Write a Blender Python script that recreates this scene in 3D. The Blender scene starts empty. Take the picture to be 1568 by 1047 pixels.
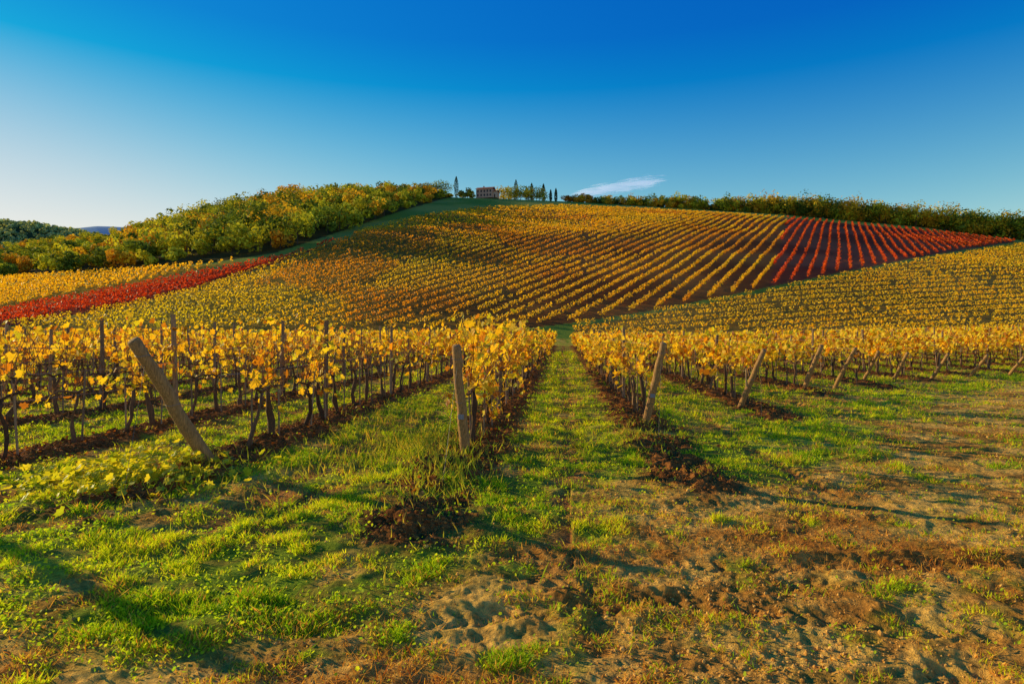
import bpy, math, numpy as np
from mathutils import Vector
rng=np.random.default_rng(7)
scene=bpy.context.scene
scene.view_settings.view_transform='Standard'
scene.view_settings.look='None'
scene.view_settings.exposure=0
# ------------------------------------------------------------------ helpers
F=958.0; HC=1.7; YAW=math.radians(4.66); C,S=math.cos(YAW),math.sin(YAW)
TB=rng.random((16,256,256))
def vn(x,y,seed=0):
    t=TB[seed%16]; xi=np.floor(x).astype(int); yi=np.floor(y).astype(int)
    fx=x-xi; fy=y-yi; fx=fx*fx*(3-2*fx); fy=fy*fy*(3-2*fy)
    a=t[xi&255,yi&255]; b=t[(xi+1)&255,yi&255]; c=t[xi&255,(yi+1)&255]; d=t[(xi+1)&255,(yi+1)&255]
    return (a*(1-fx)+b*fx)*(1-fy)+(c*(1-fx)+d*fx)*fy
def fbm(x,y,o=4,seed=0,g=0.5):
    r=0;a=1;n=0
    for i in range(o):
        r=r+a*vn(x*2**i+i*17.3,y*2**i+i*9.1,seed+i); n+=a; a*=g
    return r/n
def sm(x): x=np.clip(x,0,1); return x*x*(3-2*x)
def tab(px,pts):
    p=np.array(pts,float); return np.interp(px,p[:,0],p[:,1])
def unproj(px,D):      # ground-plane position at bearing px and depth D
    L=(px-784)/F*D
    return -D*S+L*C, D*C+L*S
RIDGE=[(-500,430),(0,395),(180,369),(300,342),(450,313),(520,305),(640,300),(700,303),(740,304),(860,309),(1000,317),(1200,329),(1400,347),(1560,366),(1900,380),(2300,400)]
RDIST=[(-500,380),(0,385),(300,405),(500,430),(740,450),(1000,430),(1200,405),(1568,360),(2300,340)]
FAR1=[(-600,330),(0,346),(60,351),(130,363),(200,380),(260,400),(350,500),(2300,500)]
FAR2=[(-600,356),(100,353),(150,349),(190,350),(240,358),(350,410),(500,505),(2300,505)]
def base(X,Y):
    Df=X*(-S)+Y*C; L=X*C+Y*S; r=np.hypot(X,Y)+1e-6
    az=np.arctan2(L,Df); azc=np.clip(az,-0.95,0.95)
    D=r*np.cos(azc); px=784+F*np.tan(azc)
    fade=1-sm((np.abs(az)-1.0)/0.9)
    DR=tab(px,RDIST); HR=1.7+(510-tab(px,RIDGE))/F*DR
    D0=92.0; t=np.clip((D-D0)/(DR-D0),0,None); tt=np.clip(t,0,1)
    g=tt*tt/(tt+0.05)*1.05; g=g+0.10*g*(1-g)
    Z=HR*g
    back=1-0.6*sm((D-DR-25)/400)
    Z=Z*back
    h1=1.7+(510-tab(px,FAR1))/F*1100; h2=1.7+(510-tab(px,FAR2))/F*3000
    Z=np.maximum(Z,h1*sm((D-650)/450)*(1-0.5*sm((D-1150)/800)))
    Z=np.maximum(Z,h2*sm((D-1800)/1200)*(1-0.5*sm((D-3100)/2000)))
    Z=Z*fade
    Z=Z+0.8*sm((X-8)/45)*sm((Y-8)/30)*(1-sm((D-90)/60))
    Z=Z+(fbm(X/40,Y/40,2,3)-0.5)*3.0*sm((D-110)/80)*(1-sm((D-340)/50)*0.9)
    py=510-F*(Z-1.7)/np.maximum(D,0.5)
    return Z,px,py,D
# vine rows geometry
K0,K1=-31,27
def rowX(k):
    k=np.asarray(k); x=-1.33+2.82*k
    x=np.where(k==-1,-4.5,x); x=np.where(k<=-2,x-0.2,x); return x
def rowStart(k):
    return tab(k,[(-31,40),(-8,16),(-4,10.5),(-3,9.0),(-2,6.9),(-1,7.8),(0,8.3),(1,11.4),(2,14.5),(3,19.0),(4,21.5),(5,24),(6,26),(7,28),(9,30.5),(27,44)])
REND=86.0
DIRT=[(-400,935),(0,960),(200,955),(450,915),(650,870),(800,835),(950,795),(1060,757),(1250,705),(1330,670),(1390,635),(1480,608),(1568,588),(1700,568),(2300,550)]
def masks(X,Y,Z,px,py,D):
    n1=fbm(X*0.9,Y*0.9,4,1); n2=fbm(X*3.1,Y*3.1,3,5)
    pyf=510+F*1.7/np.maximum(D,0.5)
    yb=tab(px,DIRT)
    dirt=sm((pyf-yb+(n1-0.5)*170*np.clip((pyf-510)/250,0.12,1))/(90*np.clip((pyf-510)/250,0.10,1))+0.5)
    dirt=np.where(X*(-S)+Y*C>0.3,dirt,0.7)
    worn=sm((fbm(X*1.3+30,Y*1.3,4,8)-0.52)*9)*0.8
    dirt=np.maximum(dirt*sm((0.85-n2)*4),worn)
    k=np.clip(np.round((X+1.33)/2.82),K0,K1).astype(int)
    dx=X-rowX(k)
    ext=np.where(k<=-1,3.2,np.where(k==0,3.9,np.where(k==1,4.9,2.0)))
    act=sm((Y-(rowStart(k)-ext)+(n1-0.5)*1.5)/0.6)*(1-sm((Y-REND)/2))
    bw=0.50+0.5*(n2-0.5)
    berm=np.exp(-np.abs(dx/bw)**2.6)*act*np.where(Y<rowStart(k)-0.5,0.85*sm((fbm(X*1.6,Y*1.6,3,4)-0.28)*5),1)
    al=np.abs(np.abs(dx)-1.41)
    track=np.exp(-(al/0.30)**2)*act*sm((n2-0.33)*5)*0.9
    return dirt,berm,track,n1,n2
def zone(px,py,D):
    ybr=tab(px,[(780,508),(880,496),(1000,477),(1180,441),(1400,397),(1568,370),(1900,330),(2300,300)])
    ytop=tab(px,[(430,400),(480,384),(560,353),(640,333),(740,319),(860,316),(1000,322),(1200,334),(1400,352),(1560,371),(2300,400)])
    rlo=tab(px,[(-600,600),(-50,510),(60,492),(190,470),(300,443),(430,402),(540,362),(560,300)])
    rup=tab(px,[(-600,560),(0,478),(60,466),(200,440),(330,413),(440,392),(540,361),(560,300)])
    wood=tab(px,[(-600,442),(0,424),(200,411),(330,402),(420,388),(500,362),(560,342),(620,322),(680,305),(700,300)])
    z=np.zeros(px.shape,int)
    z=np.where((py>ytop)&(py>rlo+1)&(py<ybr-2)&(D>100),1,z)
    z=np.where((z==1)&(px>1205-(py-335)*0.28),2,z)
    z=np.where((py>ybr+4)&(px>880)&(D>100),3,z)
    z=np.where((py<rlo-0.5)&(py>rup+1)&(px<545)&(D>95),4,z)
    z=np.where((py<rup-5)&(py>wood+3)&(px<360)&(D>95),5,z)
    z=np.where((py<wood)&(px<690)&(D>150),6,z)
    return z
class Acc:
    def __init__(s): s.V=[];s.L=[];s.T=[];s.C=[];s.n=0
    def add(s,V,loops,totals,col):
        s.V.append(V.astype(np.float32)); s.L.append((loops+s.n).astype(np.int32)); s.T.append(totals.astype(np.int32))
        s.C.append(col.astype(np.float32)); s.n+=len(V)
    def place(s,tv,tf,M,P,col):
        N=len(P)
        if N==0: return
        tv=np.asarray(tv,float); k=len(tv)
        V=np.einsum('nij,kj->nki',M,tv)+P[:,None,:]
        lp=np.concatenate([np.asarray(f) for f in tf]); tt=np.array([len(f) for f in tf])
        loops=(lp[None,:]+(np.arange(N)*k)[:,None]).ravel()
        s.add(V.reshape(-1,3),loops,np.tile(tt,N),np.repeat(col,k,axis=0))
    def tubes(s,P,R,sides,col):
        N,m,_=P.shape
        if N==0: return
        T=np.gradient(P,axis=1); T/=np.linalg.norm(T,axis=2,keepdims=True)+1e-9
        ref=np.where(np.abs(T[...,2:3])>0.75,np.array([1.,0,0]),np.array([0,0,1.]))
        A=np.cross(T,ref); A/=np.linalg.norm(A,axis=2,keepdims=True)+1e-9; B=np.cross(T,A)
        for i in range(1,m):
            pa=A[:,i-1]; a=pa-(pa*T[:,i]).sum(1,keepdims=True)*T[:,i]; a/=np.linalg.norm(a,axis=1,keepdims=True)+1e-9
            A[:,i]=a; B[:,i]=np.cross(T[:,i],a)
        th=np.arange(sides)*2*np.pi/sides
        V=P[:,:,None,:]+R[:,:,None,None]*(A[:,:,None,:]*np.cos(th)[None,None,:,None]+B[:,:,None,:]*np.sin(th)[None,None,:,None])
        fs=[]
        for i in range(m-1):
            for j in range(sides):
                j2=(j+1)%sides; fs.append([i*sides+j,i*sides+j2,(i+1)*sides+j2,(i+1)*sides+j])
        fs=np.array(fs).ravel(); k=m*sides
        loops=(fs[None,:]+(np.arange(N)*k)[:,None]).ravel()
        s.add(V.reshape(-1,3),loops,np.full(N*(m-1)*sides,4),np.repeat(col,k,axis=0))
        caps=np.concatenate([np.arange(sides),np.arange(sides)[::-1]+(m-1)*sides])
        s.L.append((caps[::-1][None,:]+(np.arange(N)*k)[:,None]+s.n-len(V.reshape(-1,3))).ravel().astype(np.int32)); s.T.append(np.full(N*2,sides,np.int32))
    def build(s,name,mat,parent=None,smooth=False):
        if not s.V: return None
        V=np.concatenate(s.V);L=np.concatenate(s.L);T=np.concatenate(s.T);Cc=np.concatenate(s.C)
        me=bpy.data.meshes.new(name); me.vertices.add(len(V)); me.vertices.foreach_set('co',V.ravel())
        me.loops.add(len(L)); me.loops.foreach_set('vertex_index',L)
        me.polygons.add(len(T)); st=np.concatenate([[0],np.cumsum(T)[:-1]]).astype(np.int32)
        me.polygons.foreach_set('loop_start',st)
        me.update(calc_edges=True)
        a=me.attributes.new('Col','FLOAT_COLOR','POINT')
        a.data.foreach_set('color',np.concatenate([Cc,np.ones((len(Cc),1),np.float32)],1).ravel())
        me.polygons.foreach_set('use_smooth',np.full(len(T),smooth))
        me.materials.append(mat)
        ob=bpy.data.objects.new(name,me); scene.collection.objects.link(ob)
        if parent: ob.parent=parent
        return ob
def empty(name,loc=(0,0,0)):
    e=bpy.data.objects.new(name,None); scene.collection.objects.link(e); e.location=loc; return e
def basis(nrm,N):
    nrm=nrm/(np.linalg.norm(nrm,axis=1,keepdims=True)+1e-9)
    r=rng.normal(size=(N,3)); a=np.cross(nrm,r); a/=np.linalg.norm(a,axis=1,keepdims=True)+1e-9
    b=np.cross(nrm,a); return np.stack([a,b,nrm],axis=2)
def mixc(c1,c2,t): return np.asarray(c1)[None,:]*(1-t[:,None])+np.asarray(c2)[None,:]*t[:,None]
# ------------------------------------------------------------------ materials
def newmat(name):
    m=bpy.data.materials.new(name); m.use_nodes=True; nt=m.node_tree; nt.nodes.clear(); return m,nt,nt.nodes,nt.links
def foliage(name,trans=0.45,rough=0.6,spec=0.15,tint=(1.15,1.05,0.6)):
    m,nt,n,l=newmat(name)
    o=n.new('ShaderNodeOutputMaterial'); at=n.new('ShaderNodeAttribute'); at.attribute_name='Col'
    p=n.new('ShaderNodeBsdfPrincipled'); p.inputs['Roughness'].default_value=rough; p.inputs['Specular IOR Level'].default_value=spec
    tr=n.new('ShaderNodeBsdfTranslucent'); mx=n.new('ShaderNodeMixShader'); mx.inputs[0].default_value=trans
    tc=n.new('ShaderNodeTexCoord'); ns=n.new('ShaderNodeTexNoise'); ns.inputs['Scale'].default_value=14; ns.inputs['Detail'].default_value=2
    l.new(tc.outputs['Object'],ns.inputs['Vector'])
    mr=n.new('ShaderNodeMapRange'); mr.inputs['To Min'].default_value=0.7; mr.inputs['To Max'].default_value=1.3; l.new(ns.outputs['Fac'],mr.inputs['Value'])
    v=n.new('ShaderNodeVectorMath'); v.operation='SCALE'; l.new(at.outputs['Color'],v.inputs[0]); l.new(mr.outputs[0],v.inputs['Scale'])
    v2=n.new('ShaderNodeVectorMath'); v2.operation='MULTIPLY'; v2.inputs[1].default_value=tint; l.new(v.outputs[0],v2.inputs[0])
    l.new(v.outputs[0],p.inputs['Base Color']); l.new(v2.outputs[0],tr.inputs['Color'])
    l.new(p.outputs[0],mx.inputs[1]); l.new(tr.outputs[0],mx.inputs[2]); l.new(mx.outputs[0],o.inputs[0]); return m
def solid(name,rough=0.85,scale=30,lo=0.55,hi=1.35,bump=0.4,stretch=(1,1,1),bd=0.01,spec=0.2):
    m,nt,n,l=newmat(name)
    o=n.new('ShaderNodeOutputMaterial'); at=n.new('ShaderNodeAttribute'); at.attribute_name='Col'
    p=n.new('ShaderNodeBsdfPrincipled'); p.inputs['Roughness'].default_value=rough; p.inputs['Specular IOR Level'].default_value=spec
    tc=n.new('ShaderNodeTexCoord'); mp=n.new('ShaderNodeMapping'); mp.inputs['Scale'].default_value=stretch
    ns=n.new('ShaderNodeTexNoise'); ns.inputs['Scale'].default_value=scale; ns.inputs['Detail'].default_value=6; ns.inputs['Roughness'].default_value=0.65
    l.new(tc.outputs['Object'],mp.inputs[0]); l.new(mp.outputs[0],ns.inputs['Vector'])
    mr=n.new('ShaderNodeMapRange'); mr.inputs['From Min'].default_value=0.25; mr.inputs['From Max'].default_value=0.75
    mr.inputs['To Min'].default_value=lo; mr.inputs['To Max'].default_value=hi; l.new(ns.outputs['Fac'],mr.inputs['Value'])
    v=n.new('ShaderNodeVectorMath'); v.operation='SCALE'; l.new(at.outputs['Color'],v.inputs[0]); l.new(mr.outputs[0],v.inputs['Scale'])
    l.new(v.outputs[0],p.inputs['Base Color'])
    b=n.new('ShaderNodeBump'); b.inputs['Strength'].default_value=bump; b.inputs['Distance'].default_value=bd
    l.new(ns.outputs['Fac'],b.inputs['Height']); l.new(b.outputs[0],p.inputs['Normal']); l.new(p.outputs[0],o.inputs[0]); return m
M_leaf=foliage('vine_leaf',0.5,0.5,0.15,(1.25,1.05,0.4))
M_grass=foliage('grass_blades',0.5,0.6,0.08,(1.3,1.25,0.5))
M_tree=foliage('tree_foliage',0.28,0.7,0.05,(1.3,1.15,0.6))
M_bark=solid('bark',0.9,40,0.5,1.5,0.6,(1,1,0.3))
M_wood=solid('weathered_wood',0.85,22,0.2,1.8,1.0,(5,5,0.3),0.02)
M_soil=solid('soil',0.95,20,0.45,1.5,1.0,(1,1,1),0.05,0.02)
M_clod=solid('soil_clods',0.95,60,0.7,1.3,0.5,(1,1,1),0.005,0.02)
M_wire=solid('galvanised_wire',0.5,50,0.8,1.2,0.0)
M_plain=solid('plaster',0.9,1.5,0.8,1.15,0.2,(1,1,1),0.02)
# ------------------------------------------------------------------ ground sheet
r1=1.2*np.exp(np.arange(0,math.log(100/1.2),0.0052)); r2=r1[-1]*np.exp(np.arange(0.012,math.log(700/r1[-1]),0.009)); r3=r2[-1]*np.exp(np.arange(0.03,math.log(9000/r2[-1]),0.035))
rr=np.concatenate([[0.4,0.8],r1,r2,r3]); 
azf=np.radians(np.arange(-52,52.01,0.16)); azb=np.radians(np.arange(56,304.1,4.0))
az=np.concatenate([azf,azb]); nr,na=len(rr),len(az)
Rg,Ag=np.meshgrid(rr,az,indexing='ij')
Lg=Rg*np.sin(Ag); Dg=Rg*np.cos(Ag)
GX=(-Dg*S+Lg*C).ravel(); GY=(Dg*C+Lg*S).ravel()
def rut(X,Y):
    out=0
    for i,(c0,sl,cv) in enumerate(((3.35,-0.10,0.020),(4.75,-0.02,0.028),(4.2,0.35,0.05),(2.9,0.30,0.03),(4.0,-0.25,0.06))):
        yc=c0+sl*(X-1)+cv*(X-1)**2+0.35*(fbm(X*.6,Y*0+c0,2,4)-.5)
        q=(Y-yc)/0.11; on=sm((fbm(X*0.8+i*9,Y*0.8,3,11)-0.36)*6)
        out=out+on*(-0.026*np.exp(-q*q)+0.015*np.exp(-(np.abs(q)-1.7)**2*3)+0.009*np.exp(-q**4)*np.clip(np.sin((X+np.abs(Y-yc)*0.9)*46)*1.5,-1,1))
    return out
def micro(X,Y,D,mk):
    dirt,berm,track,n1,n2=mk
    f=1-sm((D-60)/40)
    cl=fbm(X*6,Y*6,4,8,0.65)
    z=0.06*(fbm(X*0.7,Y*0.7,2,2)-0.5)+ (1-dirt)*0.12*(fbm(X*2.9,Y*2.9,3,9)-0.5) + dirt*0.085*(fbm(X*4.6,Y*4.6,4,10,0.72)-0.5)
    z=z+berm*(0.03+0.24*(cl-0.3))-0.05*track
    z=z+dirt*rut(X,Y)*(1-sm((D-14)/6))
    return z*f
Z0,px,py,D=base(GX,GY); mk=masks(GX,GY,Z0,px,py,D); GZ=Z0+micro(GX,GY,D,mk)
dirt,berm,track,n1,n2=mk
fine=fbm(GX*6,GY*6,3,11)
col=mixc((0.25,0.33,0.02),(0.60,0.53,0.05),sm((n1-0.3)*2.5))
gb=sm((fine-0.46)*6)[:,None]*0.55; col=col*(1-gb)+np.array([[0.34,0.19,0.035]])*gb
cd=mixc((0.52,0.215,0.035),(0.98,0.54,0.10),sm((fbm(GX*2.2,GY*2.2,5,12,0.6)-0.30)*2.8))
redw=sm((fbm(GX*0.8+9,GY*0.8,4,6)-0.54)*7)[:,None]; cd=cd*(1-redw*0.45)+np.array([[0.42,0.13,0.02]])*redw*0.45
ggr=sm((fine-0.50)*6)[:,None]*0.35; cd=cd*(1-ggr)+np.array([[0.42,0.29,0.04]])*ggr
col=col*(1-dirt[:,None])+cd*dirt[:,None]
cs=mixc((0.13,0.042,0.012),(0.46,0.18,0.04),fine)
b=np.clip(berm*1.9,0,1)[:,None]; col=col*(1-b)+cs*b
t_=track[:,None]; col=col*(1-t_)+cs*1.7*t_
zz=zone(px,py,D); nh=fbm(GX/25,GY/25,4,13)
def seth(mask,c1,c2):
    global col
    col=np.where(mask[:,None],mixc(c1,c2,sm((nh-0.3)*2.5)),col)
seth(D>100,(0.20,0.28,0.03),(0.38,0.36,0.06))
ol=sm((tab(px,[(0,0.8),(450,0.8),(900,0.1),(2000,0)])))
c1=mixc((0.22,0.08,0.02),(0.26,0.17,0.02),ol); c2=mixc((0.36,0.16,0.035),(0.38,0.26,0.03),ol)
tt=sm((nh-0.3)*2.5)[:,None]
col=np.where((zz==1)[:,None],c1*(1-tt)+c2*tt,col)
seth(zz==2,(0.20,0.065,0.025),(0.32,0.13,0.05)); seth(zz==3,(0.28,0.16,0.025),(0.42,0.24,0.04))
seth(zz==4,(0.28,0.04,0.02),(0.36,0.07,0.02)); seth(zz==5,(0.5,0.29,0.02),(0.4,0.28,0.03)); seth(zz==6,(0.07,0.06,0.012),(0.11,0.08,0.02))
seth(D>500,(0.05,0.07,0.02),(0.08,0.09,0.03)); seth(D>1700,(0.24,0.40,0.48),(0.26,0.42,0.50))  # farthest hill's blue is distance haze painted into the ground colour
i0=np.arange(nr-1)[:,None]*na; j=np.arange(na); j2=(j+1)%na
q=np.stack([i0+j,i0+na+j,i0+na+j2,i0+j2],axis=2).reshape(-1,4)
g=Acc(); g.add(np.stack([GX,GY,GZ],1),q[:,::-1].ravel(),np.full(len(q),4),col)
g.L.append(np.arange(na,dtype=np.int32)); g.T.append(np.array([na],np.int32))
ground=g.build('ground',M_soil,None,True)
def gz(X,Y,mic=True):
    Z,px,py,D=base(X,Y)
    if mic: Z=Z+micro(X,Y,D,masks(X,Y,Z,px,py,D))
    return Z
# ------------------------------------------------------------------ leaf templates
LT=[(0,0,0),(0,1,0.05),(0.34,-0.16,0.10),(0.55,0.2,0.16),(0.36,0.36,0.08),(0.46,0.72,0.05),(0.17,0.68,0.05),
    (-0.34,-0.16,0.10),(-0.55,0.2,0.16),(-0.36,0.36,0.08),(-0.46,0.72,0.05),(-0.17,0.68,0.05)]
LF=[[0,2,3,4,5,6,1],[0,1,11,10,9,8,7]]
QT=[(-0.5,-0.35,0.1),(0.1,-0.55,0),(0.55,0.1,0.12),(0.15,0.6,0),(-0.45,0.3,0.15)]; QF=[[0,1,2,3,4]]
def leafcol(N,green=0.1,dark=0.12):
    t=rng.random(N); c=mixc((0.95,0.52,0.02),(0.97,0.73,0.05),rng.random(N))
    c=np.where((t<green)[:,None],mixc((0.50,0.52,0.03),(0.74,0.68,0.04),rng.random(N)),c)
    c=np.where((t>1-dark)[:,None],mixc((0.78,0.32,0.02),(0.40,0.15,0.03),rng.random(N)),c)
    return np.clip(c*(0.80+0.4*rng.random((N,1))),0,0.97)
# ------------------------------------------------------------------ foreground vineyard
def make_row(ks,accs):
    lv,tk,cn,ps,wr=accs
    for k in ks:
        x0=float(rowX(k)); y0=float(rowStart(k))+0.75
        ys=np.arange(y0,REND,0.95); ys=ys+rng.normal(0,0.06,len(ys)); N=len(ys); xs=x0+rng.normal(0,0.03,N)
        D=-xs*S+ys*C; px_=784+F*(xs*C+ys*S)/np.maximum(D,0.1)
        vis=(px_>-250)&(px_<1850); xs,ys,D=xs[vis],ys[vis],D[vis]; N=len(xs)
        if N==0: continue
        zs=gz(xs,ys)
        near=D<38
        dens=np.clip(0.03+3.4*(fbm(ys*0.55+k*7.7,ys*0+k*3.1,3,14)-0.29),0.04,1)
        if k<=-1: dens=dens*np.clip(0.22+(D-8)/45,0.22,0.92)
        elif k in(0,1): dens=np.clip(0.24+dens*0.6,0,1)
        else: dens=np.clip(dens*1.05,0,1)
        dens=np.where(rng.random(N)<0.14,dens*0.15,dens)
        m=6; h=np.linspace(-0.08,0.76,m)
        P=np.zeros((N,m,3)); P[:,:,0]=xs[:,None]+np.cumsum(rng.normal(0,0.028,(N,m)),1); P[:,:,1]=ys[:,None]+np.cumsum(rng.normal(0,0.05,(N,m)),1)
        P[:,:,2]=zs[:,None]+h[None,:]
        R=(np.linspace(0.040,0.026,m)[None,:]*(0.75+0.5*rng.random((N,1))))*(1+0.22*rng.normal(size=(N,m)))
        ctr=mixc((0.09,0.05,0.026),(0.20,0.11,0.05),rng.random(N))
        tk.tubes(P[near],R[near],7,ctr[near]); tk.tubes(P[~near][:,::2],R[~near][:,::2]*1.2,3,ctr[~near])
        for sg in (-1,1):
            A=np.zeros((N,5,3)); tt=np.linspace(0,1,5)
            A[:,:,0]=P[:,-1:,0]+rng.normal(0,0.015,(N,5)); A[:,:,1]=P[:,-1:,1]+sg*0.5*tt; A[:,:,2]=P[:,-1:,2]+0.05*np.sin(tt*3)+rng.normal(0,0.012,(N,5))
            A[:,0]=P[:,-1]
            tk.tubes(A[near],np.tile(np.linspace(0.022,0.011,5),(near.sum(),1)),5,ctr[near])
        ns=12
        sx=np.repeat(P[:,-1,0],ns); sy=np.repeat(ys,ns)+rng.uniform(-0.5,0.5,N*ns); sz=np.repeat(P[:,-1,2],ns)+0.03
        sd=np.repeat(D,ns); dn=np.repeat(dens,ns)
        Hs=rng.uniform(0.5,1.14,N*ns)*np.where(rng.random(N*ns)<0.15,0.5,1)*(1.0 if k<=0 else 0.80)
        lx=rng.normal(0,0.13,N*ns); ly=rng.normal(0,0.22,N*ns); droop=rng.random(N*ns)<0.24
        m=5; t=np.linspace(0,1,m)
        Q=np.zeros((N*ns,m,3)); Q[:,:,0]=sx[:,None]+lx[:,None]*t*(1+t)+rng.normal(0,0.018,(N*ns,m)); Q[:,:,1]=sy[:,None]+ly[:,None]*t+rng.normal(0,0.03,(N*ns,m))
        Q[:,:,2]=sz[:,None]+Hs[:,None]*t
        dz=Hs[:,None]*(t-1.5*t**2)*0.9; Q[droop,:,2]=(sz[:,None]+dz)[droop]; Q[droop,:,0]=(sx[:,None]+np.sign(lx)[:,None]*0.36*t)[droop]
        nc=sd<32; cn.tubes(Q[nc],np.tile(np.linspace(0.0068,0.003,m),(nc.sum(),1)),3,mixc((0.28,0.10,0.035),(0.54,0.26,0.08),rng.random(nc.sum())))
        for lo,hi,nl,size,T_,F_ in ((0,16,16,0.105,LT,LF),(16,34,9,0.14,QT,QF),(34,200,5,0.22,QT,QF)):
            s_=(sd>=lo)&(sd<hi)
            if not s_.any(): continue
            Qs=Q[s_]; n=len(Qs); u=rng.random((n,nl))**0.62*(m-1); i=np.clip(u.astype(int),0,m-2); f=(u-i)[...,None]
            ar=np.arange(n)[:,None]; pos=Qs[ar,i]*(1-f)+Qs[ar,i+1]*f
            keep=rng.random((n,nl))<(dn[s_]*rng.uniform(0.1,1.9,n))[:,None]; pos=pos[keep]; n=len(pos)
            off=rng.normal(0,1,(n,3))*np.array([0.08,0.075,0.055]); pos=pos+off
            nrm=rng.normal(0,1,(n,3))*np.array([1,0.8,0.6])+np.array([-0.5,0,0.45]); 
            B=basis(nrm,n)*(size*rng.uniform(0.5,1.3,n))[:,None,None]
            lv.place(T_,F_,B,pos,leafcol(n,0.15,0.19))
        py_=np.arange(float(rowStart(k))+3.6+rng.random(),REND,4.4); py_=py_[py_>2.5]
        if len(py_):
            n=len(py_); pxx=x0+rng.normal(0,0.03,n); pz=gz(pxx,py_); hh=rng.uniform(1.75,2.02,n) if k<0 else rng.uniform(1.55,1.8,n)
            P2=np.zeros((n,3,3)); ln=rng.normal(0,0.07,(n,2))
            for ii,tt in enumerate((0,0.5,1)):
                P2[:,ii,0]=pxx+ln[:,0]*tt; P2[:,ii,1]=py_+ln[:,1]*tt; P2[:,ii,2]=pz-0.1+(hh+0.1)*tt
            ps.tubes(P2,np.tile([[0.045,0.043,0.04]],(n,1))*rng.uniform(0.8,1.1,(n,1)),8,mixc((0.22,0.13,0.07),(0.46,0.28,0.14),rng.random(n)))
        st=ys[(D<30)]; n=len(st)
        if n:
            sxx=x0+0.05+rng.normal(0,0.02,n); sz0=gz(sxx,st)
            P3=np.zeros((n,2,3)); P3[:,0]=np.stack([sxx,st+0.07,sz0-0.05],1); P3[:,1]=np.stack([sxx+rng.normal(0,.03,n),st+0.07+rng.normal(0,.03,n),sz0+rng.uniform(0.7,1.15,n)],1)
            ps.tubes(P3,np.full((n,2),0.015),5,mixc((0.28,0.18,0.10),(0.52,0.34,0.18),rng.random(n)))
        ye=min(REND,45)
        if ye>y0 and -9<=k<=9:
            yy=np.arange(float(rowStart(k)),ye,1.3); zb=gz(np.full(len(yy),x0),yy,False)
            for hgt in (0.80,1.15,1.5):
                W=np.stack([np.full(len(yy),x0+0.03),yy,zb+hgt+0.015*np.sin(yy*1.2)],1)[None]
                wr.tubes(W,np.full((1,len(yy)),0.0027),4,np.array([[0.34,0.29,0.22]]))
for k in range(-4,9):
    A5=[Acc() for _ in range(5)]; make_row([k],A5)
    e=empty('grapevine_row',(0,0,0))
    for a,nm,mt in zip(A5,('leaves','trunks','canes','line_posts','wires'),(M_leaf,M_bark,M_bark,M_wood,M_wire)): a.build(nm,mt,e,nm=='trunks')
A5=[Acc() for _ in range(5)]; make_row([k for k in range(K0,K1+1) if not -4<=k<9],A5)
e=empty('distant_grapevine_rows')
for a,nm,mt in zip(A5,('leaves','trunks','canes','line_posts','wires'),(M_leaf,M_bark,M_bark,M_wood,M_wire)): a.build(nm,mt,e)
# ------------------------------------------------------------------ end posts
def endpost3(X,Y,X2,Y2,Z2,rad,tag=False):
    z=float(gz(np.array([X]),np.array([Y]),False)[0])
    a=Acc(); m=9; t=np.linspace(-0.07,1,m); P=np.stack([X+(X2-X)*t,Y+(Y2-Y)*t,z+(Z2-z)*t],1)[None]
    P[0,1:-1]+=rng.normal(0,0.008,(m-2,3)); R=(rad*np.linspace(1.10,0.93,m)*(1+rng.normal(0,0.04,m)))[None]
    P=np.concatenate([P,P[:,-1:]+np.array([[[(X2-X)*0.012,(Y2-Y)*0.012,0.015]]])],1); R=np.concatenate([R,R[:,-1:]*0.8],1)
    a.tubes(P-np.array([X,Y,z]),R,14,np.array([[0.48,0.26,0.09]])); e=empty('wooden_end_post',(X,Y,z)); a.build('post_shaft',M_wood,e,True)
    top=P[0,-3]-np.array([X,Y,z]); w=Acc()
    an=np.array([0,-1.6,0.03]); an[2]=float(gz(np.array([X]),np.array([Y-1.6]),False)[0])-z+0.03
    w.tubes(np.stack([top,an])[None],np.full((1,2),0.002),4,np.array([[0.15,0.12,0.1]]))
    for f in (0.9,0.55):
        c=(P[0,0]+(P[0,-2]-P[0,0])*f)-np.array([X,Y,z]); th=np.linspace(0,2*np.pi,17)
        w.tubes(np.stack([c[0]+rad*1.06*np.cos(th),c[1]+rad*1.06*np.sin(th),c[2]+0.01*np.cos(th*2)],1)[None],np.full((1,17),0.003),4,np.array([[0.3,0.27,0.24]]))
    w.build('anchor_wire',M_wire,e)
    if tag:
        c=(P[0,0]+(P[0,-2]-P[0,0])*0.43)-np.array([X,Y,z]); g_=Acc(); c=c+np.array([0,-rad-0.012,0])
        bx=np.array([(-.04,0,-.035),(.04,0,-.035),(.04,0,.035),(-.04,0,.035),(-.036,-.008,-.031),(.036,-.008,-.031),(.036,-.008,.031),(-.036,-.008,.031)])
        g_.place(bx,[[0,1,2,3],[7,6,5,4],[0,4,5,1],[1,5,6,2],[2,6,7,3],[3,7,4,0]],np.eye(3)[None],c[None],np.array([[0.3,0.28,0.26]])); g_.build('number_tag',M_wire,e)
def endpost(base_px,base_py,top_px,top_py,dback,rad,tag=False):
    D=F*HC/(base_py-510)
    X,Y=unproj(base_px,D); D2=D-dback; X2,Y2=unproj(top_px,D2)
    endpost3(float(X),float(Y),float(X2),float(Y2),HC-(top_py-510)/F*D2,rad,tag)
endpost(322,714,205,522,0.75,0.078)
endpost(712,703,699,530,0.35,0.064,True)
endpost(988,654,1016,526,0.45,0.064,True)
endpost(1132,626,1170,536,0.6,0.06)
endpost(1229,599,1258,529,0.6,0.06)
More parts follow.
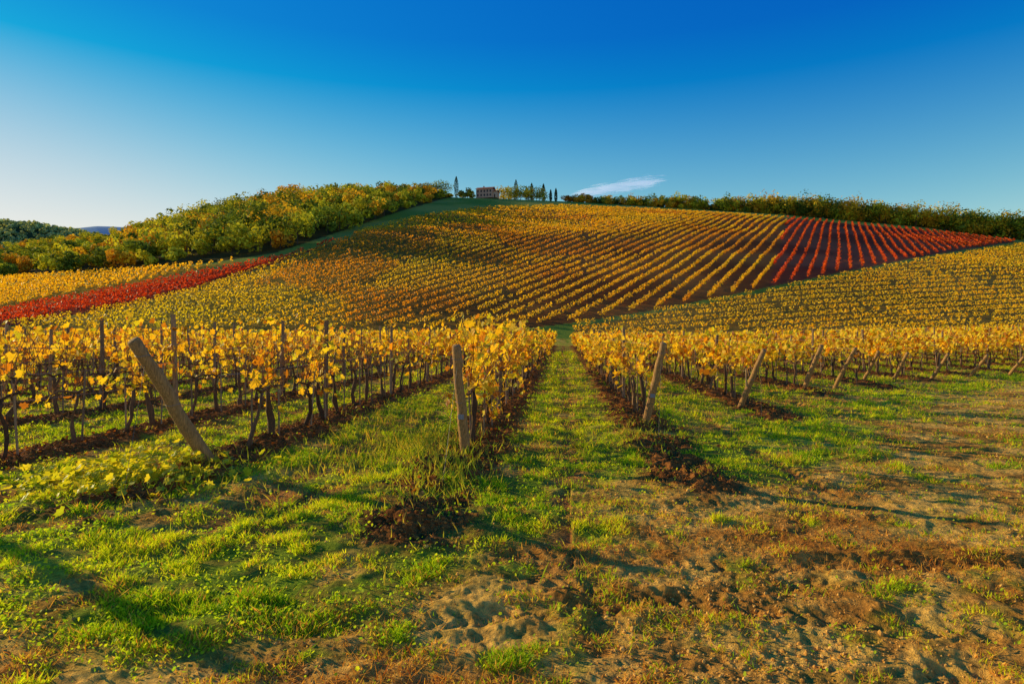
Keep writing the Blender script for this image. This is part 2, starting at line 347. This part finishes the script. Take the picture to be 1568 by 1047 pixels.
endpost(1277,595,1310,533,0.7,0.055)
endpost(1322,585,1345,538,0.7,0.055)
endpost(1368,583,1390,540,0.7,0.055)
endpost(1425,583,1452,542,0.7,0.055)
endpost(1484,580,1512,544,0.7,0.055)
endpost(1545,577,1568,546,0.7,0.055)
endpost3(-7.25,6.15,-7.6,5.5,1.75,0.07)
endpost3(-8.6,4.9,-8.8,4.5,2.0,0.055)
# ------------------------------------------------------------------ grass, weeds, clods
def scatter(N,d0,d1,p=1.0,pxr=(-60,1630)):
    u=rng.random(N); D=np.exp(np.log(d0)+(np.log(d1)-np.log(d0))*u**p) 
    px=rng.uniform(*pxr,N); X,Y=unproj(px,D); return X,Y
BT=[(-0.5,0,0),(0.5,0,0),(0.28,0.12,0.55),(0.0,0.4,1.0),(-0.28,0.12,0.55)]; BF=[[0,1,2,3,4]]
def blades(acc,X,Y,Z,h,w,col,lean=0.35):
    n=len(X); a=rng.uniform(0,2*np.pi,n); ca,sa=np.cos(a),np.sin(a); l=rng.normal(0,lean,(n,2))
    M=np.zeros((n,3,3)); M[:,0,0]=ca*w; M[:,1,0]=sa*w; M[:,0,1]=-sa*h; M[:,1,1]=ca*h; M[:,0,2]=l[:,0]*h; M[:,1,2]=l[:,1]*h; M[:,2,2]=h
    acc.place(BT,BF,M,np.stack([X,Y,Z-0.005],1),col)
ga=Acc()
X,Y=scatter(540000,2.6,55,0.85)
Z,px_,py_,D=base(X,Y); mk=masks(X,Y,Z,px_,py_,D); dirt_,berm_,track_,a1,a2=mk
tuft=fbm(X*4.0,Y*4.0,3,7,0.6)
prob=(1-dirt_)*np.clip((tuft-0.40)*5.0,0.05,1)*(1-np.clip(berm_*2.4,0,0.99))*(1-0.9*track_)+dirt_*np.clip((tuft-0.55)*5,0.012,0.8)*0.55
kp=rng.random(len(X))<prob
X,Y,D,Zb,tf,df,n1k=X[kp],Y[kp],D[kp],Z[kp],tuft[kp],dirt_[kp],a1[kp]
Zb=Zb+micro(X,Y,D,tuple(a[kp] for a in mk))
n=len(X); h=(0.024+0.0022*D)*(0.35+2.8*np.clip(tf-0.32,0,1))*rng.uniform(0.6,1.6,n)*np.where(df>0.5,0.65,1)
w=(0.0045+0.0011*D)*rng.uniform(0.7,1.5,n)
gc=mixc((0.28,0.50,0.012),(0.90,0.86,0.03),np.clip(rng.random(n)*0.6+0.5*sm((fbm(X*1.1,Y*1.1,3,3)-0.35)*3),0,1))
dry=rng.random(n)<(0.13+0.40*df); gc=np.where(dry[:,None],mixc((0.66,0.34,0.06),(0.94,0.62,0.13),rng.random(n)),gc)
blades(ga,X,Y,Zb,h,w,gc,0.6)
X,Y=scatter(60000,2.6,20,0.8); Z,px_,py_,D=base(X,Y); mk=masks(X,Y,Z,px_,py_,D)
kp=rng.random(len(X))<(1-mk[0]*0.95)*(1-mk[1])*np.clip((fbm(X*3+5,Y*3,3,2)-0.38)*4,0,1)
X,Y,D=X[kp],Y[kp],D[kp]; Zb=Z[kp]+micro(X,Y,D,tuple(a[kp] for a in mk)); n=len(X)
nrm=rng.normal(0,0.6,(n,3))+np.array([-0.7,0.2,0.9]); B=basis(nrm,n)*((0.013+0.0011*D)*rng.uniform(0.6,1.4,n))[:,None,None]
ga.place(QT,QF,B,np.stack([X,Y,Zb+0.012+0.025*rng.random(n)],1),mixc((0.24,0.46,0.02),(0.74,0.78,0.03),rng.random(n)))
ga.build('grass',M_grass)
wd=Acc()
for (cx,cy,sx_,sy_,N,hh) in [(-1.45,7.6,0.3,0.8,500,0.14),(-1.25,6.4,0.3,0.8,200,0.10),(-2.2,9.3,0.4,0.6,600,0.18),(-2.6,8.0,0.5,0.9,400,0.12),(-4.7,7.0,0.5,0.7,400,0.12),(1.2,10.4,0.3,0.8,250,0.12),(0.1,9.5,0.2,2.0,250,0.10),(-3.3,12,0.4,2.5,800,0.14),(3.0,13,0.4,1.5,300,0.12)]:
    X=rng.normal(cx,sx_,N);Y=rng.normal(cy,sy_,N);Z=gz(X,Y)
    blades(wd,X,Y,Z,hh*rng.uniform(0.5,1.4,N),0.010*rng.uniform(0.7,1.4,N),mixc((0.36,0.50,0.03),(0.82,0.62,0.09),rng.random(N)),0.4)
wd.build('tall_weeds',M_grass)
ds=Acc(); X,Y=scatter(60000,2.6,12,1.0); Z,px_,py_,D=base(X,Y); mk=masks(X,Y,Z,px_,py_,D)
kp=rng.random(len(X))<0.6*mk[0]*np.clip((fbm(X*0.8+9,Y*0.8,4,6)-0.52)*6,0.01,1); X,Y,D,Z=X[kp],Y[kp],D[kp],Z[kp]; Z=Z+micro(X,Y,D,tuple(a[kp] for a in mk)); n=len(X)
blades(ds,X,Y,Z,0.042*rng.uniform(0.4,1.6,n),0.004*rng.uniform(0.7,1.5,n)*(1+D*0.1),mixc((0.54,0.20,0.03),(0.88,0.50,0.10),rng.random(n)),0.9)
ds.build('dry_stubble',M_grass)
lf=Acc()
X=rng.normal(-5.1,0.65,900);Y=rng.normal(6.9,0.5,900);Z=gz(X,Y)+rng.random(900)**2*0.28*np.exp(-((X+5.0)/0.9)**2)
n=len(X);lf.place(LT,LF,basis(rng.normal(0,0.6,(n,3))+np.array([-0.4,0,0.9]),n)*(0.08*rng.uniform(0.6,1.3,n))[:,None,None],np.stack([X,Y,Z+0.02],1),mixc((0.45,0.56,0.03),(0.90,0.78,0.05),rng.random(n)))
lf.build('low_vine_shoots',M_leaf)
lt=Acc(); X,Y=scatter(26000,4,45,0.9); k=np.clip(np.round((X+1.33)/2.82),K0,K1).astype(int); dx=X-rowX(k)
kp=(np.abs(dx)<0.75*rng.random(len(X))+0.1)&(Y>rowStart(k)-2); X,Y=X[kp],Y[kp]; n=len(X)
lt.place(QT,QF,basis(rng.normal(0,0.35,(n,3))+np.array([0,0,1.0]),n)*(0.05*rng.uniform(0.5,1.2,n))[:,None,None],np.stack([X,Y,gz(X,Y)+0.02],1),mixc((0.50,0.20,0.03),(0.28,0.08,0.02),rng.random(n)))
lt.build('fallen_leaves',M_leaf)
ico=[(0,0,1),(.89,0,.45),(.28,.85,.45),(-.72,.53,.45),(-.72,-.53,.45),(.28,-.85,.45),(.72,.53,-.45),(-.28,.85,-.45),(-.89,0,-.45),(-.28,-.85,-.45),(.72,-.53,-.45),(0,0,-1)]
icf=[(0,1,2),(0,2,3),(0,3,4),(0,4,5),(0,5,1),(1,6,2),(2,7,3),(3,8,4),(4,9,5),(5,10,1),(2,6,7),(3,7,8),(4,8,9),(5,9,10),(1,10,6),(6,11,7),(7,11,8),(8,11,9),(9,11,10),(10,11,6)]
co=Acc(); X,Y=scatter(130000,2.7,30,0.9); Z,px_,py_,D=base(X,Y); mk=masks(X,Y,Z,px_,py_,D)
pr=np.clip(mk[1]*1.3,0,1)*0.9+mk[0]*0.38*np.clip((fbm(X*2,Y*2,3,3)-0.38)*4,0.05,1)+mk[2]*0.15
kp=rng.random(len(X))<pr; X,Y,D,Z=X[kp],Y[kp],D[kp],Z[kp]; mk=tuple(a[kp] for a in mk); Z=Z+micro(X,Y,D,mk); n=len(X)
sz=rng.exponential(1,n); sz=np.clip(0.004+0.003*sz,0,0.016)*(1+0.8*np.clip(mk[1],0,1))*(0.8+D*0.05)
A_=basis(rng.normal(size=(n,3)),n)*(sz[:,None]*rng.uniform(0.6,1.3,(n,3)))[:,None,:]
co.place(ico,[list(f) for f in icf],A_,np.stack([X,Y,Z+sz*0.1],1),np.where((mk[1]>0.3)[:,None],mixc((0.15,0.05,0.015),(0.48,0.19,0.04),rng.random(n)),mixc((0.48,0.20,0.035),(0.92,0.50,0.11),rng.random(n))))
co.build('soil_clods',M_clod)
# ------------------------------------------------------------------ hill vineyards
def hill_rows(name,zid,ang,sp,along,cards,size,wid,hgt,colf,obox,arange):
    acc=Acc(); d=np.array([math.sin(ang),math.cos(ang)]); nrm=np.array([math.cos(ang),-math.sin(ang)])
    o=np.arange(obox[0],obox[1],sp); s_=np.arange(arange[0],arange[1],along); O,A=np.meshgrid(o,s_,indexing='ij')
    O=O.ravel();A=A.ravel()+rng.uniform(-.3,.3,O.size)*along
    wob=0.3*np.sin(A/31+O*0.02)
    X=d[0]*A+nrm[0]*(O+wob);Y=d[1]*A+nrm[1]*(O+wob); ok=Y>60; X,Y,O,A=X[ok],Y[ok],O[ok],A[ok]
    Z,px,py,D=base(X,Y); z=zone(px,py,D); ok=(z==zid)&(px>-150)&(px<1750)
    gap=fbm(X/9,Y/9,3,2); ok&=rng.random(len(X))<np.clip(0.75+1.4*(gap-0.3),0.6,1)
    X,Y,Z,px,py,D,O,A=[a[ok] for a in (X,Y,Z,px,py,D,O,A)]
    for lo,hi,cm,smul in ((0,170,3.0,0.52),(170,260,1.75,0.70),(260,900,1,1.0)):
        q=(D>=lo)&(D<hi); N=q.sum(); nc=int(cards*cm)
        if N==0: continue
        def R(a): return np.repeat(a[q],nc)
        n=N*nc; u=rng.uniform(-0.5,0.5,n)*along*1.1; v=rng.normal(0,wid*0.33,n); hz=rng.uniform(0.40,1.0,n)*hgt
        P=np.stack([R(X)+d[0]*u+nrm[0]*v,R(Y)+d[1]*u+nrm[1]*v,R(Z)+hz],1)
        nn=rng.normal(0,1,(n,3))*0.7+np.array([-0.7,-0.2,0.4])
        acc.place(QT,QF,basis(nn,n)*(size*smul*rng.uniform(0.6,1.3,n))[:,None,None],P,np.clip(colf(R(X),R(Y),R(px),R(py),n)*(0.80+0.5*rng.random((n,1))),0,0.97))
    acc.build(name,M_leaf)
def c_main(X,Y,px,py,n):
    a=fbm(X/38,Y/38,4,5); ol=tab(px,[(0,0.7),(420,0.7),(650,0.4),(900,0.05),(1300,-0.2)])
    t=np.clip(ol+(a-0.5)*1.6,0,1); c=mixc((0.97,0.53,0.015),(0.68,0.60,0.025),t)
    br=sm((fbm(X/30+40,Y/30,4,9)-0.47)*8)[:,None]*0.7; c=c*(1-br)+np.array([[0.68,0.26,0.02]])*br
    return c
hill_rows('hillside_vineyard',1,math.radians(23),3.7,1.0,4,0.60,0.6,1.4,c_main,(-480,260),(60,520))
hill_rows('red_vineyard',2,math.radians(23),3.2,1.0,4,0.60,0.6,1.5,lambda X,Y,px,py,n:mixc((0.70,0.05,0.012),(0.88,0.19,0.02),rng.random(n)),(-100,330),(100,520))
hill_rows('slope_vineyard',3,math.radians(66),4.6,1.0,4,0.58,0.55,1.35,lambda X,Y,px,py,n:mixc((0.95,0.58,0.02),(0.72,0.55,0.03),np.clip(fbm(X/20,Y/20,3,3)*1.6-0.4,0,1)),(-330,60),(0,520))
hill_rows('red_vineyard_strip',4,math.radians(8),2.4,1.0,4,0.66,0.9,1.5,lambda X,Y,px,py,n:mixc((0.46,0.03,0.015),(0.68,0.10,0.02),rng.random(n)),(-420,20),(60,480))
hill_rows('golden_vineyard',5,math.radians(-20),2.8,1.0,4,0.62,0.8,1.5,lambda X,Y,px,py,n:mixc((0.97,0.56,0.02),(0.82,0.53,0.03),rng.random(n)),(-300,200),(60,520))
# ------------------------------------------------------------------ trees
def crowns(acc,P,H,R,col,n,size,lobes=7,low=0.22):
    N=len(P)
    lc=rng.normal(0,0.42,(N,lobes,3)); lc=np.clip(lc,-0.8,0.8); lr=rng.uniform(0.35,0.62,(N,lobes))
    li=rng.integers(0,lobes,(N,n)); ar=np.arange(N)[:,None]
    dr=rng.normal(size=(N,n,3)); dr/=np.linalg.norm(dr,axis=2,keepdims=True)
    u=lc[ar,li]+dr*(lr[ar,li]*rng.uniform(0.65,1.1,(N,n)))[...,None]
    ctr=P+np.stack([np.zeros(N),np.zeros(N),H*(0.5+low/2)],1)
    sc=np.stack([R,R,H*(1-low)/2*0.85],1)
    pos=(ctr[:,None,:]+u*sc[:,None,:]).reshape(-1,3); nn=dr.reshape(-1,3)+rng.normal(0,0.30,(N*n,3))
    lob=rng.uniform(0.65,1.3,(N,lobes))[ar,li].reshape(-1,1)
    c=np.repeat(col,n,axis=0)*lob*rng.uniform(0.8,1.2,(N*n,1))
    acc.place(QT,QF,basis(nn,N*n)*(size*rng.uniform(0.6,1.3,N*n))[:,None,None],pos,np.clip(c,0,0.95))
def trunks(acc,P,H,r):
    N=len(P); m=4; t=np.linspace(-0.03,0.62,m); Q=P[:,None,:]+np.zeros((N,m,3)); Q[:,:,2]+=H[:,None]*t; Q[:,1:,:2]+=rng.normal(0,0.15,(N,m-1,2))
    acc.tubes(Q,r[:,None]*np.linspace(1.2,0.5,m)[None,:],5,np.tile([[0.10,0.07,0.045]],(N,1)))
    for _ in range(3):
        a=rng.uniform(0,2*np.pi,N); L=H*0.28; B=np.zeros((N,3,3)); B[:,0]=Q[:,2]
        for i,f in ((1,0.5),(2,1.0)): B[:,i]=Q[:,2]+np.stack([np.cos(a)*L*f,np.sin(a)*L*f,L*f*1.0],1)
        acc.tubes(B,r[:,None]*np.array([[0.5,0.35,0.15]]),4,np.tile([[0.10,0.07,0.045]],(N,1)))
def treecol(N,gold,dark):
    t=rng.random(N); c=mixc((0.40,0.43,0.03),(0.74,0.66,0.035),rng.random(N))
    c=np.where((t<gold)[:,None],mixc((0.92,0.60,0.03),(0.74,0.38,0.025),rng.random(N)),c)
    return np.where((t>1-dark)[:,None],mixc((0.10,0.16,0.02),(0.22,0.28,0.03),rng.random(N)),c)
def thin(X,Y,cs):
    key=(np.floor(X/cs).astype(int)*10007+np.floor(Y/cs).astype(int)); _,i=np.unique(key,return_index=True); return i
tA,tT=Acc(),Acc()
N=6000; px_=rng.uniform(-250,700,N); Dd=rng.uniform(200,470,N); X,Y=unproj(px_,Dd); Z,p2,py2,D2=base(X,Y)
z=zone(p2,py2,D2); ok=(z==6)&(D2<tab(p2,RDIST)+30); X,Y,Z,p2,D2=X[ok],Y[ok],Z[ok],p2[ok],D2[ok]
i=thin(X,Y,8.6); X,Y,Z,p2=X[i],Y[i],Z[i],p2[i]; N=len(X)
H=rng.uniform(6.5,14.5,N); H=H*tab(p2,[(0,0.68),(190,0.72),(300,1.0),(450,1.05),(560,0.88),(640,0.75),(690,0.5)])
P=np.stack([X,Y,Z-0.6],1); crowns(tA,P,H,np.maximum(H*rng.uniform(0.42,0.56,N),3.2),treecol(N,0.26,0.30),330,0.85,8,0.10); trunks(tT,P,H,np.full(N,0.18))
e=empty('woodland'); tA.build('crowns',M_tree,e); tT.build('tree_trunks',M_bark,e)
tA,tT=Acc(),Acc()
px_=np.concatenate([rng.uniform(870,1800,520),rng.uniform(1150,1800,220)]); N=len(px_); Dd=tab(px_,RDIST)+rng.uniform(2,20,N); X,Y=unproj(px_,Dd); Z,p2,py2,D2=base(X,Y)
H=rng.uniform(6.0,12.5,N)*tab(px_,[(860,0.5),(960,0.85),(1100,1.15),(1250,1.5),(1320,1.35),(1800,1.75)]); P=np.stack([X,Y,Z-0.6],1)
crowns(tA,P,H,H*rng.uniform(0.38,0.54,N),treecol(N,0.40,0.34),240,0.8,7,0.04); trunks(tT,P,H,np.full(N,0.15))
e=empty('tree_line'); tA.build('crowns',M_tree,e); tT.build('tree_trunks',M_bark,e)
tA=Acc(); N=3600; px_=rng.uniform(-300,330,N); Dd=rng.uniform(750,1180,N); X,Y=unproj(px_,Dd); Z,p2,py2,D2=base(X,Y)
n=N; crowns(tA,np.stack([X,Y,Z-2],1),np.full(n,11.0)*rng.uniform(.7,1.2,n),np.full(n,5.5),mixc((0.28,0.40,0.16),(0.62,0.62,0.20),rng.random(n)),26,3.0,4); tA.build('distant_woodland',M_tree)  # crown greens tinted pale and bluish, distance haze put into the colour
def tree(name,px,top,basepy,D,kind,col):
    X,Y=unproj(px,D); X=float(X);Y=float(Y); z=float(base(np.array([X]),np.array([Y]))[0][0])-0.2
    ztop=1.7+(510-top)/F*D; H=max(3.0,ztop-z); e=empty(name,(X,Y,z)); a=Acc(); tr=Acc(); P=np.zeros((1,3)); Ha=np.array([H])
    if kind=='cyp':
        n=900; t=rng.random(n)**0.8; rad=H*0.10*np.sin(np.pi*np.clip(t*0.93+0.07,0,1))**0.7*rng.uniform(0.7,1.12,n); th=rng.uniform(0,2*np.pi,n)
        pos=np.stack([rad*np.cos(th),rad*np.sin(th),H*(0.04+0.96*t)],1); nn=np.stack([np.cos(th),np.sin(th),0.5*np.ones(n)],1)+rng.normal(0,.3,(n,3))
        a.place(QT,QF,basis(nn,n)*(0.42*rng.uniform(.6,1.2,n))[:,None,None],pos,np.tile([col],(n,1))*rng.uniform(0.6,1.4,(n,1)))
        tr.tubes(np.array([[[0,0,-.3],[0,0,H*0.3],[0,0,H*0.8]]]),np.array([[0.25,0.2,0.08]]),6,np.array([[0.1,0.07,0.05]]))
    else:
        crowns(a,P,Ha,np.array([H*(0.58 if kind=='round' else 0.70)]),np.array([col]),650,0.65,9,0.06 if kind=='round' else 0.38); trunks(tr,P,Ha,np.array([0.22]))
    a.build('crown',M_tree,e); tr.build('trunk',M_bark,e)
cy=(0.05,0.085,0.02)
for p,t,dd in [(699,271,452),(790,276,462),(814,281,460),(832,282,458),(843,291,452),(851,289,450),(806,287,466)]: tree('cypress_tree',p,t,302,dd,'cyp',cy)
for p,t,dd,kd,c_ in [(680,279,455,'umb',(0.20,0.25,0.04)),(662,277,450,'round',(0.34,0.33,0.04)),(650,278,452,'round',(0.5,0.4,0.04)),(640,281,452,'round',(0.4,0.4,0.04)),(716,290,450,'round',(0.22,0.22,0.04)),(771,284,452,'round',(0.70,0.55,0.04)),(781,283,458,'round',(0.45,0.44,0.04)),(788,287,452,'round',(0.6,0.5,0.04)),(797,281,452,'round',(0.24,0.30,0.03)),(822,284,460,'round',(0.12,0.17,0.03)),(809,288,450,'round',(0.65,0.5,0.04)),(826,290,450,'round',(0.4,0.4,0.04)),(868,298,448,'round',(0.6,0.25,0.03)),(880,298,448,'round',(0.6,0.3,0.03)),(892,300,448,'round',(0.4,0.3,0.03)),(904,300,447,'round',(0.5,0.25,0.03)),(722,293,446,'round',(0.40,0.36,0.04)),(925,302,440,'round',(0.4,0.36,0.04)),(708,292,448,'round',(0.3,0.3,0.04))]:
    tree('oak_tree',p,t,304,dd,kd,c_)
# ------------------------------------------------------------------ farmhouse
def box(a,x0,x1,y0,y1,z0,z1,c):
    v=[(x0,y0,z0),(x1,y0,z0),(x1,y1,z0),(x0,y1,z0),(x0,y0,z1),(x1,y0,z1),(x1,y1,z1),(x0,y1,z1)]
    a.place(v,[[3,2,1,0],[4,5,6,7],[0,1,5,4],[1,2,6,5],[2,3,7,6],[3,0,4,7]],np.eye(3)[None],np.zeros((1,3)),np.array([c]))
X,Y=unproj(746,450); hz=float(base(np.array([X]),np.array([Y]))[0][0])
e=empty('farmhouse',(float(X),float(Y),hz-0.3)); e.rotation_euler=(0,0,math.radians(-10))
a=Acc(); box(a,-7,5,-4,4,0,6.3,(0.62,0.36,0.24)); box(a,5,8.2,-3,3,0,4.3,(0.65,0.42,0.28)); a.build('walls',M_plain,e)
a=Acc()
def gable(x0,x1,y0,y1,z0,z1,c,ov=0.5):
    ym=(y0+y1)/2; v=[(x0-ov,y0-ov,z0),(x1+ov,y0-ov,z0),(x1+ov,ym,z1),(x0-ov,ym,z1),(x0-ov,y1+ov,z0),(x1+ov,y1+ov,z0)]
    v+= [(p[0],p[1],p[2]+0.22) for p in v]
    a.place(v,[[0,3,2,1],[3,4,5,2],[6,7,8,9],[9,8,11,10],[0,1,7,6],[4,10,11,5],[0,6,9,3],[3,9,10,4],[1,2,8,7],[2,5,11,8]],np.eye(3)[None],np.zeros((1,3)),np.array([c]))
gable(-7,5,-4,4,6.3,8.1,(0.50,0.18,0.09)); gable(5,8.2,-3,3,4.3,5.4,(0.50,0.18,0.09)); box(a,-3,-2.2,0.3,1.1,7.6,9.3,(0.5,0.28,0.18)); a.build('tiled_roof',M_plain,e)
a=Acc()
for zc in (1.2,4.0):
    for xc in (-5.6,-3.2,-0.8,1.4,3.6): box(a,xc-0.5,xc+0.5,-4.06,-4.003,zc,zc+1.5,(0.03,0.03,0.035))
box(a,6.1,7.0,-3.06,-3.003,0.2,2.4,(0.06,0.035,0.02)); a.build('windows_and_door',M_plain,e)
a=Acc()
for zc in (1.2,4.0):
    for xc in (-5.6,-3.2,-0.8,1.4,3.6): box(a,xc-0.65,xc+0.65,-4.12,-4.003,zc-0.15,zc-0.005,(0.5,0.42,0.33))
a.build('window_sills',M_plain,e)
# ------------------------------------------------------------------ cloud
m,nt,n,l=newmat('cloud_vapour')
o=n.new('ShaderNodeOutputMaterial'); tc=n.new('ShaderNodeTexCoord'); mp=n.new('ShaderNodeMapping'); mp.inputs['Scale'].default_value=(3.0,6,1)
ns=n.new('ShaderNodeTexNoise'); ns.inputs['Scale'].default_value=2.6; ns.inputs['Detail'].default_value=8; ns.inputs['Roughness'].default_value=0.66
l.new(tc.outputs['Generated'],mp.inputs[0]); l.new(mp.outputs[0],ns.inputs['Vector'])
at=n.new('ShaderNodeAttribute'); at.attribute_name='Col'; md=n.new('ShaderNodeMath'); md.operation='MULTIPLY_ADD'; md.inputs[1].default_value=1.4; l.new(at.outputs['Fac'],md.inputs[0])
sb=n.new('ShaderNodeMath'); sb.operation='MULTIPLY_ADD'; sb.inputs[1].default_value=3.0; sb.inputs[2].default_value=-2.10; l.new(ns.outputs['Fac'],sb.inputs[0]); l.new(sb.outputs[0],md.inputs[2])
mr=n.new('ShaderNodeMapRange'); mr.inputs['From Min'].default_value=0.0; mr.inputs['From Max'].default_value=0.7; mr.inputs['To Max'].default_value=0.94; l.new(md.outputs[0],mr.inputs['Value'])
tp=n.new('ShaderNodeBsdfTransparent'); df=n.new('ShaderNodeBsdfDiffuse'); df.inputs[0].default_value=(0.90,0.97,0.88,1); tl=n.new('ShaderNodeBsdfTranslucent'); tl.inputs[0].default_value=(0.90,0.97,0.88,1)
ad=n.new('ShaderNodeAddShader'); l.new(df.outputs[0],ad.inputs[0]); l.new(tl.outputs[0],ad.inputs[1])
mx=n.new('ShaderNodeMixShader'); l.new(mr.outputs[0],mx.inputs[0]); l.new(tp.outputs[0],mx.inputs[1]); l.new(ad.outputs[0],mx.inputs[2]); l.new(mx.outputs[0],o.inputs[0])
Dc=4200.; nx,ny=60,16; uu,vv=np.meshgrid(np.linspace(0,1,nx),np.linspace(-1,1,ny),indexing='ij')
cpx=850+195*uu; cpy=306-34*uu**0.85+vv*11*(0.45+0.9*np.sin(np.pi*np.clip(1-uu*0.85,0,1))); dd=Dc+vv*-250
XX,YY=unproj(cpx,dd); ZZ=1.7+(510-cpy)/F*dd
fal=np.clip(1-np.abs(vv)**1.5,0,1)*np.clip(np.minimum(uu*4,(1-uu)*3.5),0,1)
i0=np.arange(nx-1)[:,None]*ny; jj=np.arange(ny-1); q=np.stack([i0+jj,i0+jj+1,i0+ny+jj+1,i0+ny+jj],2).reshape(-1,4)
a=Acc(); a.add(np.stack([XX.ravel(),YY.ravel(),ZZ.ravel()],1),q.ravel(),np.full(len(q),4),np.repeat(fal.ravel()[:,None],3,1)); a.build('cloud',m,None,True)
# ------------------------------------------------------------------ light, sky, camera
el=math.radians(15); saz=math.radians(-67.5)
sv=Vector((math.sin(saz)*math.cos(el),math.cos(saz)*math.cos(el),math.sin(el)))
sd=bpy.data.lights.new('sun','SUN'); sd.energy=5.0; sd.angle=math.radians(0.5); sd.color=(1.0,0.80,0.40)
so=bpy.data.objects.new('sun',sd); scene.collection.objects.link(so); so.rotation_euler=sv.to_track_quat('Z','Y').to_euler()
w=bpy.data.worlds.new('World'); scene.world=w; w.use_nodes=True; nt=w.node_tree; nt.nodes.clear(); N_=nt.nodes; l=nt.links
o=N_.new('ShaderNodeOutputWorld'); bg=N_.new('ShaderNodeBackground'); sk=N_.new('ShaderNodeTexSky'); sk.sky_type='NISHITA'; sk.sun_disc=False
sk.sun_elevation=el; sk.sun_rotation=saz; sk.air_density=1.0; sk.dust_density=0.4; sk.ozone_density=2.2
se=N_.new('ShaderNodeSeparateColor'); cb=N_.new('ShaderNodeCombineColor'); l.new(sk.outputs[0],se.inputs[0])
tc=N_.new('ShaderNodeTexCoord'); sx=N_.new('ShaderNodeSeparateXYZ'); l.new(tc.outputs['Generated'],sx.inputs[0])
ST=0.12
def M(op,a,b_,third=None):
    x=N_.new('ShaderNodeMath'); x.operation=op
    for i,v in enumerate((a,b_,third)):
        if v is None: continue
        if isinstance(v,(int,float)): x.inputs[i].default_value=v
        else: l.new(v,x.inputs[i])
    return x.outputs[0]
for i,(pw,gn,topf,cap) in enumerate(((1.6,3.8,0.015,0.94),(1.15,2.35,0.38,0.90),(0.62,1.25,0.95,0.86))):
    f=N_.new('ShaderNodeMapRange'); f.inputs['From Min'].default_value=0.10; f.inputs['From Max'].default_value=0.36 if i==0 else 0.42; f.inputs['To Min'].default_value=1.0; f.inputs['To Max'].default_value=topf; l.new(sx.outputs[2],f.inputs['Value'])
    a3=M('MULTIPLY',M('POWER',M('MULTIPLY',se.outputs[i],0.12),pw),gn)
    den=M('POWER',M('ADD',M('POWER',M('DIVIDE',a3,cap),3.0),1.0),1/3.0)
    l.new(M('DIVIDE',M('MULTIPLY',M('DIVIDE',a3,den),f.outputs[0]),ST),cb.inputs[i])
l.new(cb.outputs[0],bg.inputs[0]); bg.inputs[1].default_value=ST; l.new(bg.outputs[0],o.inputs[0])
cam=bpy.data.cameras.new('camera'); cam.lens=22; cam.sensor_width=36; cam.clip_start=0.05; cam.clip_end=20000
cob=bpy.data.objects.new('camera',cam); scene.collection.objects.link(cob); cob.location=(0,0,HC); cob.rotation_euler=(math.radians(90-0.8),0,YAW); scene.camera=cob
